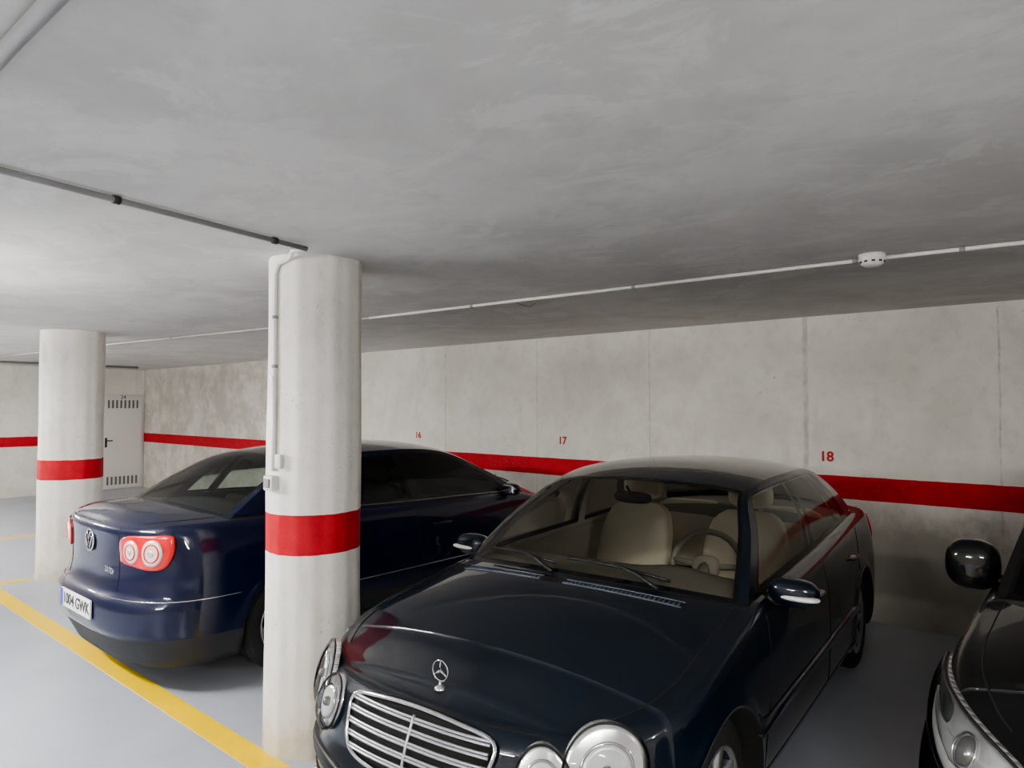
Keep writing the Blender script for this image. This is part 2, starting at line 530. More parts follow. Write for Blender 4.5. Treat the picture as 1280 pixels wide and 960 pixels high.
        P1 = A0.lerp(At, .5)+Vector((0.012, -sw, sw)); P5 = C0.lerp(Ct, .5)+Vector((0.012, sw, sw))
        rail = [A0, P1, At, Rm, Ct, P5, C0]
        hc = s.hoodpt(iA, 0); dc = s.hoodpt(iC, 0)
        c1, c2, c3 = [Vector((0, a, z)) for a, z in C['ctr']]
        ctr = [hc, hc.lerp(c1, .5)+Vector((0, -sw, sw)), c1, c2, c3, dc.lerp(c3, .5)+Vector((0, sw, sw)), dc]
        s.rail, s.ctr = rail, ctr
        tl = [0, .03, .06]+list(np.linspace(.16, 1.8, 14))+[1.88, 1.92, 1.96, 2.0]+list(np.linspace(2.1, 3.9, 18))+[4.0, 4.04, 4.08]+list(np.linspace(4.2, 5.85, 13))+[5.92, 5.96, 6.0]
        def top_pt(t, u):
            r = CR(rail, t); c = CR(ctr, t)
            return Vector((r.x*u, r.y+(c.y-r.y)*(1-u*u), r.z+(c.z-r.z)*(1-abs(u)**2.2)))
        s.top_pt = top_pt
        b0 = len(V)
        for t in tl:
            for u in UL: V.append(top_pt(t, u))
        nu = len(UL)-1
        for k, f in enumerate(grid_faces(len(tl), len(UL), b0)):
            F.append(f); ti = k//nu; ui = k % nu
            t = (tl[ti]+tl[ti+1])/2; u = abs(UL[ui]+UL[ui+1])/2
            if 0.03 < t < 1.96 or 4.04 < t < 5.96:
                big = (0.06 < t < 1.92 or 4.08 < t < 5.92)
                if u < 0.925 and big: FM.append(glass)
                elif u < 0.95: FM.append(trim)
                else: FM.append(paint)
            elif t <= .03 or t >= 5.96: FM.append(trim)
            else: FM.append(paint)
        wins = C['wins']
        sl = set([0, 1])
        for w0, w1 in wins: sl |= {w0-0.008, w0, w1, w1+0.008}
        sl = sorted(sl); fine = [sl[0]]
        for q in sl[1:]:
            m = max(1, int((q-fine[-1])/0.035)); p0 = fine[-1]
            for k in range(1, m+1): fine.append(p0+(q-p0)*k/m)
        sl = fine
        tt = [0, .045, .075]+list(np.linspace(.15, .82, 8))+[.87, .90, .94, 1.0]
        def coons(q, t):
            bot = s.T(C['aA']+(C['aC']-C['aA'])*q); tpv = CR(rail, 2+2*q)
            le = CR(rail, 2*t); ri = CR(rail, 6-2*t)
            p = bot*(1-t)+tpv*t+le*(1-q)+ri*q-(A0*(1-q)*(1-t)+C0*q*(1-t)+At*(1-q)*t+Ct*q*t)
            p.x += 0.018*math.sin(math.pi*t)*min(1, 5*q, 5*(1-q))
            return p
        s.coons = coons
        for side in (1, -1):
            b0 = len(V)
            for q in sl:
                for t in tt:
                    p = coons(q, t); V.append((p.x*side, p.y, p.z))
            nt_ = len(tt)-1
            for k, f in enumerate(grid_faces(len(sl), len(tt), b0)):
                F.append(f); qi = k//nt_; ti = k % nt_
                q = (sl[qi]+sl[qi+1])/2; t = (tt[ti]+tt[ti+1])/2
                inn = any(w0 < q < w1 for w0, w1 in wins)
                span = wins[0][0]-0.008 < q < wins[-1][1]+0.008
                if inn and .075 < t < .87: FM.append(glass)
                elif span and t < .90: FM.append(trim)
                elif t < .045: FM.append(trim)
                else: FM.append(paint)
        s.body = mkobj('body_shell', V, F, mats, FM, s.root, merge=0.0006)
        V2 = []; F2 = []
        def ins(p): return (p.x*0.965, p.y, p.z-0.018)
        for t in tl:
            for u in UL: V2.append(ins(top_pt(t, u)))
        for k, f in enumerate(grid_faces(len(tl), len(UL), 0)):
            ti = k//nu; ui = k % nu
            t = (tl[ti]+tl[ti+1])/2; u = abs(UL[ui]+UL[ui+1])/2
            if (1.96 < t < 4.04) or u > 0.95: F2.append(f)
        for side in (1, -1):
            b0 = len(V2)
            for q in sl:
                for t in tt:
                    p = coons(q, t); p.x *= side; V2.append(ins(p))
            for k, f in enumerate(grid_faces(len(sl), len(tt), b0)):
                qi = k//nt_; ti = k % nt_
                q = (sl[qi]+sl[qi+1])/2; t = (tt[ti]+tt[ti+1])/2
                if not (any(w0 < q < w1 for w0, w1 in wins) and .075 < t < .87): F2.append(f)
        mkobj('interior_lining', V2, F2, C['lining'], parent=s.root, merge=0.0006)
        s.interior(); s.wheels()

    def interior(s):
        C = s.C; aA, aC = C['aA'], C['aC']
        V = []; F = []
        st = list(np.linspace(aA+0.05, aC-0.02, 14))
        for a in st:
            t = s.T(a); x = t.x-0.05
            V += [(-x-0.03, a, t.z-0.004), (-x, a, t.z-0.03), (-x+0.02, a, 0.42), (x-0.02, a, 0.42), (x, a, t.z-0.03), (x+0.03, a, t.z-0.004)]
        F = grid_faces(len(st), 6, 0)
        mkobj('cabin_tub', V, F, C['lining'], parent=s.root)
        V = []; rows = 7
        for u in np.linspace(-0.93, 0.93, 25):
            b = s.top_pt(0.02, u); t = s.T(aA+0.2)
            z0 = b.z-0.015; z1 = s.T(aA+.3).z+0.015
            ins = 0.03*math.exp(-((u-0.42)/0.2)**2)
            x = t.x*u
            for p in ((b.x, b.y+0.015, z0), (x, aA+0.10, (z0+z1)/2), (x, aA+0.24, z1+ins), (x, aA+0.34, z1-0.01+ins), (x, aA+0.38, z1-0.06), (x, aA+0.36, z1-0.15), (x, aA+0.30, 0.45)):
                V.append(p)
        mkobj('dashboard', V, grid_faces(25, rows), C['dash'], parent=s.root)
        V = []
        for u in np.linspace(-0.93, 0.93, 15):
            b = s.top_pt(5.98, u)
            V += [(b.x, b.y-0.01, b.z-0.02), (b.x, aC-0.25, b.z-0.03), (b.x, aC-0.38, b.z-0.04), (b.x, aC-0.42, b.z-0.3)]
        mkobj('parcel_shelf', V, grid_faces(15, 4), C['dash'], parent=s.root)
        wx = 0.37; ctr = Vector((wx, aA+0.58, s.T(aA+.3).z-0.01))
        tilt = math.radians(24)
        ax1 = Vector((1, 0, 0)); ax2 = Vector((0, math.sin(tilt), math.cos(tilt)))
        ax3 = ax1.cross(ax2)
        ring = [ctr+ax1*0.185*math.cos(t)+ax2*0.185*math.sin(t) for t in np.linspace(0, 2*math.pi, 41)[:-1]]
        parts = [(*tube_data(ring, 0.016, 8, True), 0)]
        for an in (0.1, math.pi-0.1, -math.pi/2):
            e = ctr+ax1*0.18*math.cos(an)+ax2*0.18*math.sin(an)
            parts.append((*tube_data([ctr, e], 0.017, 6), 0))
        mt = Matrix((ax1, ax2, ax3)).transposed()
        parts.append((*superell_data(ctr, (0.075, 0.06, 0.03), 2.6, 10, 18, mt), 0))
        parts.append((*tube_data([ctr, ctr+Vector((0, -0.25, -0.12))], 0.035, 8), 0))
        multi('steering_wheel', parts, [C['wheelmat']], s.root)
        for nm, x, a in (('seat_driver', 0.36, aA+1.14), ('seat_passenger', -0.36, aA+1.14)):
            s.seat(nm, x, a, 0.25, 0.60)
        s.seat('rear_seat_left', 0.34, aA+2.00, 0.33, 0.52)
        s.seat('rear_seat_right', -0.34, aA+2.00, 0.33, 0.52)
        c = s.top_pt(1.72, 0)
        superell('rear_view_mirror', (c.x, c.y+0.07, c.z-0.07), (0.11, 0.018, 0.032), M['darkgrey'], s.root, 3)
        tube('rear_view_mirror_stalk', [c+Vector((0, 0.0, -0.005)), c+Vector((0, 0.06, -0.06))], 0.008, M['darkgrey'], s.root)

    def seat(s, nm, x, a, hw, hh):
        mat = s.C['seat']
        V = []; nh = 20; nc = 48
        z0 = 0.50
        wf = H([(0, .9), (.3, 1.0), (.65, .98), (.85, .88), (.95, .74), (1, .55)])
        for i in range(nh+1):
            h = i/nh; w = hw*wf(h); th = 0.075-0.02*h
            if h > .93: th *= 0.6
            for k in range(nc):
                t = 2*math.pi*k/nc
                cx = math.copysign(abs(math.cos(t))**(0.6), math.cos(t))*w
                cy = math.copysign(abs(math.sin(t))**(0.7), math.sin(t))*th
                if cy < 0:
                    bol = (abs(cx)/w)**3
                    rib = 0.008*abs(math.cos(cx/hw*9)) if abs(cx) < hw*.6 and h < .85 else 0
                    cy -= 0.04*bol*(1-h*0.4)+rib
                V.append((x+cx, a+0.22*h*1.0+cy, z0+hh*h))
        F = grid_faces(nh+1, nc, 0, True)
        F.append(tuple(nh*nc+k for k in range(nc)))
        parts = [(V, F, 0)]
        parts.append((*superell_data((x, a-0.27, z0-0.02), (hw, 0.30, 0.09), 3.2), 0))
        hz = z0+hh+0.10; ha = a+0.24
        if hw < .3:
            parts.append((*superell_data((x, ha, hz), (0.135, 0.05, 0.085), 3.0), 0))
            for dx in (-.06, .06):
                parts.append((*tube_data([(x+dx, ha, hz-0.05), (x+dx, a+0.215, z0+hh-0.02)], 0.007, 6), 1))
        multi(nm, parts, [mat, M['chrome']], s.root)

    def wheels(s):
        C = s.C; r = C['r']; w = 0.105
        for k, ax in enumerate(C['axles']):
            for side in (1, -1):
                xo = s.wid(ax)-0.035-w
                rr = r-0.105
                prof = [(rr, -w*0.9), (r-0.03, -w), (r-0.008, -w*0.85), (r, -w*0.6), (r, -0.03), (r-0.006, -0.026), (r-0.006, -0.02), (r, -0.016), (r, 0.016), (r-0.006, 0.02), (r-0.006, 0.026), (r, 0.03), (r, w*0.6), (r-0.008, w*0.85), (r-0.03, w), (r-0.07, w*1.02), (rr, w*0.93)]
                rim = [(rr, w*0.93), (rr+0.006, w*0.95), (rr-0.004, w*0.97), (rr-0.014, w*0.80)]
                rim2 = [(rr-0.014, w*0.80), (rr-0.022, w*0.3), (rr-0.03, w*0.1), (0.0, w*0.05)]
                parts = [(*lathe_data(prof, 64), 0), (*lathe_data(rim, 48), 2), (*lathe_data(rim2, 48), 1)]
                nsp = C['spokes']
                for q in range(nsp):
                    an = 2*math.pi*q/nsp; ca, sn = math.cos(an), math.sin(an)
                    def pt(rad, tang, h): return (rad*ca-tang*sn, rad*sn+tang*ca, h)
                    t0, t1 = (0.030, 0.034) if nsp <= 6 else (0.020, 0.026)
                    VV = [pt(0.03, -t0, w*.72), pt(0.03, t0, w*.72), pt(rr*.5, -t0*.9, w*.86), pt(rr*.5, t0*.9, w*.86), pt(rr-0.008, -t1, w*.9), pt(rr-0.008, t1, w*.9),
                          pt(0.03, -t0, w*.4), pt(0.03, t0, w*.4), pt(rr*.5, -t0*.9, w*.5), pt(rr*.5, t0*.9, w*.5), pt(rr-0.008, -t1, w*.5), pt(rr-0.008, t1, w*.5)]
                    FF = [(0, 1, 3, 2), (2, 3, 5, 4), (6, 8, 9, 7), (8, 10, 11, 9), (0, 2, 8, 6), (2, 4, 10, 8), (1, 7, 9, 3), (3, 9, 11, 5)]
                    parts.append((VV, FF, 2))
                parts.append((*lathe_data([(0.055, w*.5), (0.055, w*.8), (0.04, w*.92), (0, w*.95)], 24), 2))
                mt = Matrix.Translation((xo*side, ax, r)) @ Matrix.Rotation(math.pi/2*side, 4, 'Y') @ Matrix.Rotation(0.3*k+0.2, 4, 'Z')
                parts = [(*xf((v, f), mt), m_) for v, f, m_ in parts]
                multi('wheel_%s_%s' % ('front' if k == 0 else 'rear', 'left' if side > 0 else 'right'), parts, [M['rubber'], M['under'], M['alloy']], s.root)

    def patch(s, name, poly, off, bulge, mat, side=1, rear=False, rings=8, edge=-0.01, sub=6, rounding=False):
        loop = [Vector(q) for q in smooth_loop(poly, sub)]
        c = sum(loop, Vector((0, 0)))/len(loop)
        V = []; m = len(loop)
        def ev(q, o):
            ar = q.x; sd = side
            if ar < 0: ar = -ar; sd = -side
            if rear: ar = s.S-ar
            return s.P(ar, q.y, o, sd, rounding)
        for i in range(rings+1):
            rho = max(0.001, i/rings)
            for q in loop:
                V.append(ev(c+(q-c)*rho, off+bulge*(1-rho**2.5)))
        for q in loop: V.append(ev(q, edge))
        return mkobj(name, V, grid_faces(rings+2, m, 0, True), mat, parent=s.root)

    def line(s, name, pts, r, mat, off=0.0, side=1, rear=False, closed=False, rounding=True):
        q = []
        for (ar, z) in pts:
            sd = side
            if ar < 0: ar = -ar; sd = -side
            if rear: ar = s.S-ar
            q.append(s.P(ar, z, off, sd, rounding))
        return tube(name, q, r, mat, s.root, 6, closed)

def ell(cx, cz, rx, rz, rot=0.0, n=14):
    out = []
    for k in range(n):
        t = 2*math.pi*k/n; x = rx*math.cos(t); z = rz*math.sin(t)
        out.append((cx+x*math.cos(rot)-z*math.sin(rot), cz+x*math.sin(rot)+z*math.cos(rot)))
    return out

def seams(car, doors, zbot=0.27, handles=(), hz=0.78, hmat=None):
    for side in (1, -1):
        sfx = 'left' if side > 0 else 'right'
        for i, (ab, at) in enumerate(doors):
            pts = []
            for k in range(15):
                f = k/14; a = ab+(at-ab)*f; z = zbot+(car.zsh(a)-0.004-zbot)*f
                if z < car.zlow(9, a)+0.01: continue
                pts.append((car.sa(a), z))
            car.line('door_seam_%d_%s' % (i+1, sfx), pts, 0.0028, M['under'], 0.0, side)
        a0, a1 = doors[0][0], doors[-1][0]
        car.line('sill_seam_%s' % sfx, [(car.sa(a0+(a1-a0)*k/20), zbot) for k in range(21)], 0.0028, M['under'], 0, side)
        for i, ha in enumerate(handles):
            car.patch('door_handle_%d_%s' % (i+1, sfx), ell(car.sa(ha), hz+0.015*i, 0.10, 0.016), 0.022, 0.012, hmat or car.C['paint'], side, rings=4)

def mirror(car, a, z, out=0.17, strip=True, rad=(0.115, 0.065, 0.068)):
    for side in (1, -1):
        t = car.T(a); x = t.x+out
        parts = [(*superell_data(((x-0.01)*side, a, z), rad, 2.6), 0)]
        parts.append((*superell_data(((x-0.01)*side, a+rad[1]*.8, z), (rad[0]*.83, 0.018, rad[2]*.77), 3.2), 1))
        parts.append((*tube_data([((t.x-0.03)*side, a, z-rad[2]*.8), ((x-0.06)*side, a, z-0.035)], [0.03, 0.028], 10), 2))
        if strip: parts.append((*superell_data(((x+0.02)*side, a-0.035, z-0.012), (0.085, 0.034, 0.014), 2.4), 3))
        multi('door_mirror_%s' % ('left' if side > 0 else 'right'), parts, [car.C['paint'], M['mirror'], M['black'], M['lampbowl']], car.root)

def wipers(car):
    for i, (u0, u1) in enumerate(((0.62, -0.02), (-0.08, -0.74))):
        pts = []
        for k in range(13):
            f = k/12; u = u0+(u1-u0)*f
            p = car.top_pt(0.10+0.10*math.sin(f*math.pi*0.6), u); pts.append(p+Vector((0, -0.012, 0.016)))
        p0 = car.top_pt(0.0, u0*0.9+0.02)+Vector((0, -0.04, 0.012))
        mid = pts[6]+Vector((0, -0.008, 0.012))
        parts = [(*tube_data(pts, 0.0075, 6), 0), (*tube_data([p0, p0.lerp(mid, .5)+Vector((0, 0, .012)), mid], [0.012, 0.009, 0.006], 6), 0)]
        multi('wiper_%d' % (i+1), parts, [M['black']], car.root)

# ------------------------------------------------------------------ ROOM
HC = 2.52; XW0, XW1, YB, YF = -15.77, 6.5, 6.2, -6.5
wall_m = concrete('wall_concrete', stripe=(0.972, 1.162), pits=1.0, joints=[(-1.93, 0.03), (-3.45, 0.008), (-0.55, 0.01), (-4.9, 0.008), (-6.4, 0.010), (-9.2, 0.012)], dirt_shade=(0.92, -1.5), old=-8.6)
wallL_m = concrete('wall_concrete_left', stripe=(0.96, 1.15), pits=0.4)
plain_m = concrete('wall_concrete_plain', stripe=(0.97, 1.16), pits=0.5)
def room_box(name, x0, x1, y0, y1, z0, z1, mat):
    V, F = box_data(((x0+x1)/2, (y0+y1)/2, (z0+z1)/2), (x1-x0, y1-y0, z1-z0))
    return mkobj(name, V, F, mat, smooth=False)
room_box('floor', XW0-.2, XW1+.2, YF-.2, YB+.2, -0.2, 0, floor_mat())
room_box('ceiling', XW0-.2, XW1+.2, YF-.2, YB+.2, HC, HC+.2, ceiling_mat())
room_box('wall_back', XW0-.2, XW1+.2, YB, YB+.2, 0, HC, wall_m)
room_box('wall_left', XW0-.2, XW0, YF, YB, 0, HC, wallL_m)
room_box('wall_right', XW1, XW1+.2, YF, YB, 0, HC, plain_m)
room_box('wall_front', XW0-.2, XW1+.2, YF-.2, YF, 0, HC, plain_m)

def stripe_line(name, x0, x1, y0, y1):
    V, F = box_data(((x0+x1)/2, (y0+y1)/2, 0.0015), (x1-x0, y1-y0, 0.003))
    return mkobj(name, V, F, M['yellow'], smooth=False)
stripe_line('yellow_floor_line', -15.0, 4.4, 1.75, 1.885)
for x, y0, y1 in ((-10.98, 1.885, 6.15), (-8.25, 1.885, 2.17), (-5.75, 1.885, 6.15), (-3.2, 2.42, 6.15), (-0.68, 1.885, 3.7), (1.8, 1.885, 6.15)):
    stripe_line('bay_divider_line', x-0.05, x+0.05, y0, y1)

col_m = concrete('column_concrete', light=(0.86, 0.835, 0.78), dark=(0.77, 0.745, 0.69), stripe=(1.0, 1.2), pits=1.1, base_dirt=0.8, bump=0.5)
def column(x, y, r, seed):
    seg = 96; nz = 60; V = []
    rr = random.Random(seed)
    ph = [rr.uniform(0, 6.28) for _ in range(8)]
    for i in range(nz+1):
        z = HC*i/nz
        for k in range(seg):
            a = 2*math.pi*k/seg
            d = 0.0022*math.sin(9*a+ph[0]+1.2*z)+0.0018*math.sin(17*a+ph[1])+0.0025*math.sin(5*z+ph[2]+2*a)
            if z < 0.06: d += 0.006*(1-z/0.06)*(1+math.sin(7*a))
            V.append((x+(r+d)*math.cos(a), y+(r+d)*math.sin(a), z))
    mkobj('concrete_column', V, grid_faces(nz+1, seg, 0, True), col_m)
column(-3.20, 2.13, 0.242, 1)
column(-8.17, 2.50, 0.290, 2)

dr = empty('door_1', (XW0, 5.76, 0))
box('frame', (0.02, 0, 0.995), (0.05, 0.86, 1.99), M['doorpaint'], dr, 0.004)
box('leaf', (0.05, 0, 0.98), (0.03, 0.76, 1.92), simple('door_leaf', (0.74, 0.72, 0.68), 0.45), dr, 0.004)
M['louvre'] = simple('louvre_grey', (0.16, 0.155, 0.14), 0.6)
for zc in (1.78, 0.18):
    parts = []
    for k in range(8):
        parts.append((*box_data((0.068, -0.28+k*0.08, zc), (0.006, 0.035, 0.17)), 0))
    multi('louvre', parts, [M['louvre']], dr, False)
tube('handle', [(0.07, -0.32, 1.02), (0.11, -0.32, 1.02), (0.11, -0.21, 1.02)], 0.011, M['black'], dr)
box('lock_plate', (0.068, -0.32, 0.98), (0.006, 0.04, 0.2), M['black'], dr)
text('number', '24', 0.11, M['louvre'], (0.07, 0.0, 1.925), (math.pi/2, 0, math.pi/2), dr)

for body, x, z in (('18', -1.764, 1.315), ('17', -4.54, 1.358), ('16', -6.92, 1.354)):
    text('bay_number', body, 0.115, M['redpaint'], (x, YB-0.002, z), (math.pi/2, 0, 0), ext=0.001, bold=0.03)

def conduit(name, pts, r, mat, clips=(), clipmat=None):
    e = empty(name)
    tube('pipe', pts, r, mat, e, 10)
    P_ = [Vector(p) for p in pts]
    for i, (seg, f) in enumerate(clips):
        a, b = P_[seg], P_[seg+1]; p = a.lerp(b, f); d = (b-a).normalized()
        tube('clip_%d' % (i+1), [p-d*0.012, p+d*0.012], r*1.35, clipmat or mat, e, 10)
    return e
zc = HC-0.016
conduit('ceiling_conduit', [(-4.76, 3.70, zc), (-0.87, 3.88, zc), (3.0, 4.25, zc)], 0.011, M['white_pvc'], [(0, .3), (0, .65), (0, .98), (1, .1), (1, .5)], M['grey_pvc'])
conduit('ceiling_conduit', [(-15.5, 2.75, zc), (-9.18, 3.22, zc), (-4.77, 3.699, zc)], 0.010, M['lightgrey_pvc'], [(0, .3), (0, .7), (1, .3), (1, .7)], M['grey_pvc'])
zc = HC-0.017
conduit('ceiling_conduit', [(-2.42, -3.0, zc), (-2.66, 0.613, zc), (-2.88, 1.86, zc)], 0.012, M['grey_pvc'], [(0, .9), (1, .28), (1, .85)], M['darkgrey'])
conduit('ceiling_conduit', [(-6.0, 0.36, HC-.024), (-1.7, 0.394, HC-.024), (3.0, 0.50, HC-.024)], 0.017, M['grey_pvc'], [(0, .5), (1, .3)])
conduit('ceiling_conduit', [(-13.8, -3.0, HC-.028), (-14.3, 5.5, HC-.028)], 0.02, M['grey_pvc'], [(0, .5)])
wv = empty('hanging_wire')
tube('wire', [(-3.20, 3.80, HC-0.014), (-3.17, 3.79, HC-0.035), (-3.09, 3.82, HC-0.065), (-3.05, 3.84, HC-0.04)], 0.002, M['darkgrey'], wv, 6)

cx, cy = -3.20, 2.13
def colpt(ang, z, off=0.012, r=0.242): return (cx+(r+off)*math.cos(ang), cy+(r+off)*math.sin(ang), z)
toc = math.atan2(-cy, -cx); angc = toc-math.radians(52)
lc = empty('light_switch')
drop = [(-2.90, 1.87, HC-0.017), (-2.97, 1.84, HC-0.018), colpt(angc+0.35, HC-0.03), colpt(angc+0.1, HC-0.05), colpt(angc, HC-0.10)]
drop += [colpt(angc, z) for z in np.linspace(2.3, 1.50, 6)]
tube('conduit', drop, 0.011, M['white_pvc'], lc, 10)
tube('conduit_lower', [colpt(angc+0.0, z) for z in (1.9, 1.6, 1.42)], 0.0125, M['white_pvc'], lc, 10)
for i, z in enumerate((2.2, 1.95)):
    tube('clip_%d' % i, [colpt(angc, z-0.008), colpt(angc, z+0.008)], 0.015, M['grey_pvc'], lc, 10)
box('switch_box', colpt(angc-0.02, 1.36, 0.022), (0.045, 0.075, 0.075), M['white_pvc'], lc, 0.008, (0, 0, angc))
box('rocker', colpt(angc-0.02, 1.36, 0.048), (0.01, 0.045, 0.045), M['grey_pvc'], lc, 0.003, (0, 0, angc))
box('junction', colpt(angc+0.16, 1.47, 0.012), (0.025, 0.04, 0.07), M['white_pvc'], lc, 0.005, (0, 0, angc+0.16))

sd = empty('smoke_detector', (-0.86, 3.84, HC))
V, F = lathe_data([(0, 0), (0.062, 0), (0.062, -0.018), (0.058, -0.024), (0.058, -0.03), (0.052, -0.05), (0.035, -0.062), (0, -0.064)], 40)
mkobj('housing', V, F, simple('detector_white', (0.78, 0.77, 0.73), 0.4), parent=sd)
parts = []
for k in range(10):
    a = 2*math.pi*k/10
    mt = Matrix.Rotation(a, 4, 'Z') @ Matrix.Translation((0.0545, 0, -0.040))
    parts.append((*xf(box_data((0, 0, 0), (0.006, 0.016, 0.009)), mt), 0))
multi('vents', parts, [M['darkgrey']], sd, False)

# ------------------------------------------------------------------ lights: unseen aisle battens, hung low, extras added to brighten ceiling and walls
tube_m = emit('fluorescent_tube', (1.0, 0.98, 0.94), 520)
tube_s = emit('fluorescent_tube_b', (1.0, 0.98, 0.94), 370)
tube_r = emit('fluorescent_tube_c', (1.0, 0.98, 0.94), 230)
def luminaire(x, y, mat, along='x', n=2, dz=0.28):
    e = empty('unseen_luminaire', (x, y, HC-0.006), 0 if along == 'x' else math.pi/2)
    box('housing', (0, 0, -dz+0.045), (1.26, 0.05, 0.035), M['white_pvc'], e, 0.006)
    for k in range(n):
        yy = (-0.055, 0.055)[k]
        tube('tube_%d' % (k+1), [(-0.59, yy, -dz), (0.59, yy, -dz)], 0.014, mat, e, 10)
    for q in (-0.605, 0.605):
        box('end_cap', (q, 0, -dz), (0.025, 0.15, 0.05), M['white_pvc'], e, 0.004)
        tube('rod', [(q*.8, 0, -dz+.05), (q*.8, 0, 0)], 0.006, M['silver'], e)  # rods and low drop added so the tubes light the ceiling
luminaire(-4.9, -0.15, tube_m)
luminaire(-9.8, 0.0, tube_m)
luminaire(1.0, -0.9, tube_s)
luminaire(-2.0, -3.2, tube_s)  # unseen, added behind the camera for more light
luminaire(-12.8, 1.0, tube_s, 'y')  # unseen, added to brighten the far left wall
luminaire(4.4, 1.8, tube_r)

w = bpy.data.worlds.new('world'); bpy.context.scene.world = w; w.use_nodes = True
w.node_tree.nodes['Background'].inputs[0].default_value = (0.5, 0.52, 0.55, 1)
w.node_tree.nodes['Background'].inputs[1].default_value = 0.05

# ------------------------------------------------------------------ CAR 1 : dark saloon, nose to the aisle
C1 = dict(L=4.48, W=0.862, nf=2.6, Af=0.80, nr=3.0, Ar=0.6, axles=(0.79, 3.48), r=0.315, R=0.352, zb=0.20, zk=0.24,
          aA=1.29, aC=3.80, bowF=0.23, bowR=0.12,
          zsh=[(0, .715), (.15, .712), (.35, .745), (.75, .825), (1.05, .875), (1.29, .908), (2.5, .945), (3.84, .985), (4.3, .975), (4.48, .95)],
          crown=[(0, 0), (.06, .015), (.2, .05), (.5, .078), (1.0, .09), (1.29, .072), (3.80, .06), (4.28, .05), (4.43, .02), (4.48, 0)],
          insF=[(.18, .06), (.26, .02), (.34, 0), (.44, 0), (.48, .03), (.56, .05), (.70, .11), (.8, .18)],
          insR=[(.18, .05), (.3, .0), (.5, 0), (.56, .03), (.95, .08), (1.0, .1)],
          insS=[(.18, .05), (.26, .015), (.36, .004), (.55, 0), (.72, .008), (.85, .03), (1.0, .07)],
          rail=[(.578, 1.955, 1.312), (.603, 2.52, 1.358), (.568, 3.26, 1.318)], ctr=[(1.83, 1.362), (2.42, 1.425), (3.34, 1.375)],
          wins=[(.055, .452), (.488, .80), (.815, .90)], paint=M['paint_teal'], glass=M['glass'], lining=M['lining'],
          dash=M['taupe'], wheelmat=M['taupe'], seat=M['beige'], spokes=7)
car1 = Car('sedan_car', C1, (-1.80, 1.52, 0), math.radians(4.4))
gp = [(-.345, .678), (-.19, .702), (0, .710), (.19, .702), (.345, .678), (.338, .60), (.285, .515), (.15, .492), (0, .488), (-.15, .492), (-.285, .515), (-.338, .60)]
car1.patch('grille_back', gp, 0.006, 0.0, M['under'], rings=6)
car1.line('grille_frame', smooth_loop(gp), 0.009, M['chrome'], 0.012, closed=True, rounding=False)
for i, z in enumerate((.525, .562, .599, .636, .670)):
    hwid = np.interp(z, [.49, .52, .60, .665], [.19, .285, .332, .336])
    for dz in (0, 0.010):
        car1.line('grille_slat_%d' % (i*2+(1 if dz else 0)+1), [(-hwid+2*hwid*k/24, z+dz) for k in range(25)], 0.0055, M['silver'], 0.016, rounding=False)
car1.line('grille_centre_bar', [(0.0, .49+.2*k/8) for k in range(9)], 0.006, M['silver'], 0.018, rounding=False)
for side in (1, -1):
    sfx = 'left' if side > 0 else 'right'
    big = ell(0.735, .640, 0.145, 0.122, 0.42); sml = ell(0.530, .600, 0.098, 0.098, 0.1)
    for nm, e_, off in (('outer', big, 0.014), ('inner', sml, 0.010)):
        car1.patch('headlight_base_%s_%s' % (nm, sfx), e_, off, 0.002, M['reflector'], side, rings=6)
        c = (sum(p[0] for p in e_)/14, sum(p[1] for p in e_)/14)
        e2 = [(c[0]+(p[0]-c[0])*.60, c[1]+(p[1]-c[1])*.60) for p in e_]
        car1.line('headlight_ring_%s_%s' % (nm, sfx), smooth_loop(e2, 3), 0.005, M['chrome'], off+0.008, side, closed=True, rounding=False)
        e3 = [(c[0]+(p[0]-c[0])*.56, c[1]+(p[1]-c[1])*.56) for p in e_]
        car1.patch('headlight_bowl_%s_%s' % (nm, sfx), e3, off+.012, -0.008, M['lampbowl'], side, rings=5, edge=off)
        pc = car1.P(c[0], c[1], off+0.010, side, False)
        superell('headlight_bulb_%s_%s' % (nm, sfx), pc, (0.018, 0.018, 0.018), M['bulb'], car1.root, 2)
        car1.patch('headlight_lens_%s_%s' % (nm, sfx), e_, 0.024, 0.030, M['lens'], side, rings=8)
        car1.line('headlight_trim_%s_%s' % (nm, sfx), smooth_loop(e_, 4), 0.0035, M['black'], 0.014, side, closed=True, rounding=False)
    car1.patch('bumper_moulding_%s' % sfx, [(.34, .405), (.7, .41), (1.05, .415), (1.07, .44), (1.05, .455), (.7, .455), (.34, .45)], 0.012, 0.003, M['black'], side, rings=3)
    car1.patch('fog_intake_%s' % sfx, [(.42, .25), (.72, .27), (.74, .33), (.42, .35)], 0.004, 0.0, M['under'], side, rings=3)
    car1.patch('fog_lamp_%s' % sfx, ell(.58, .30, .055, .035), 0.01, 0.01, M['reflector'], side, rings=3)
    car1.patch('side_moulding_%s' % sfx, [(car1.sa(1.22), .45), (car1.sa(2.2), .455), (car1.sa(3.08), .46), (car1.sa(3.08), .50), (car1.sa(2.2), .495), (car1.sa(1.22), .49)], 0.010, 0.003, M['paint_teal'], side, rings=3)
    car1.patch('tail_light_%s' % sfx, [(.50, .72), (.82, .70), (.98, .80), (.98, .92), (.82, .93), (.58, .88)], 0.010, 0.012, M['redlens'], side, rear=True)
car1.patch('lower_intake', [(-.36, .25), (0, .245), (.36, .25), (.36, .34), (0, .345), (-.36, .34)], 0.004, 0, M['under'], rings=3)
box('front_plate', (0, -0.018, .40), (.50, .012, .11), M['plate'], car1.root, 0.003)
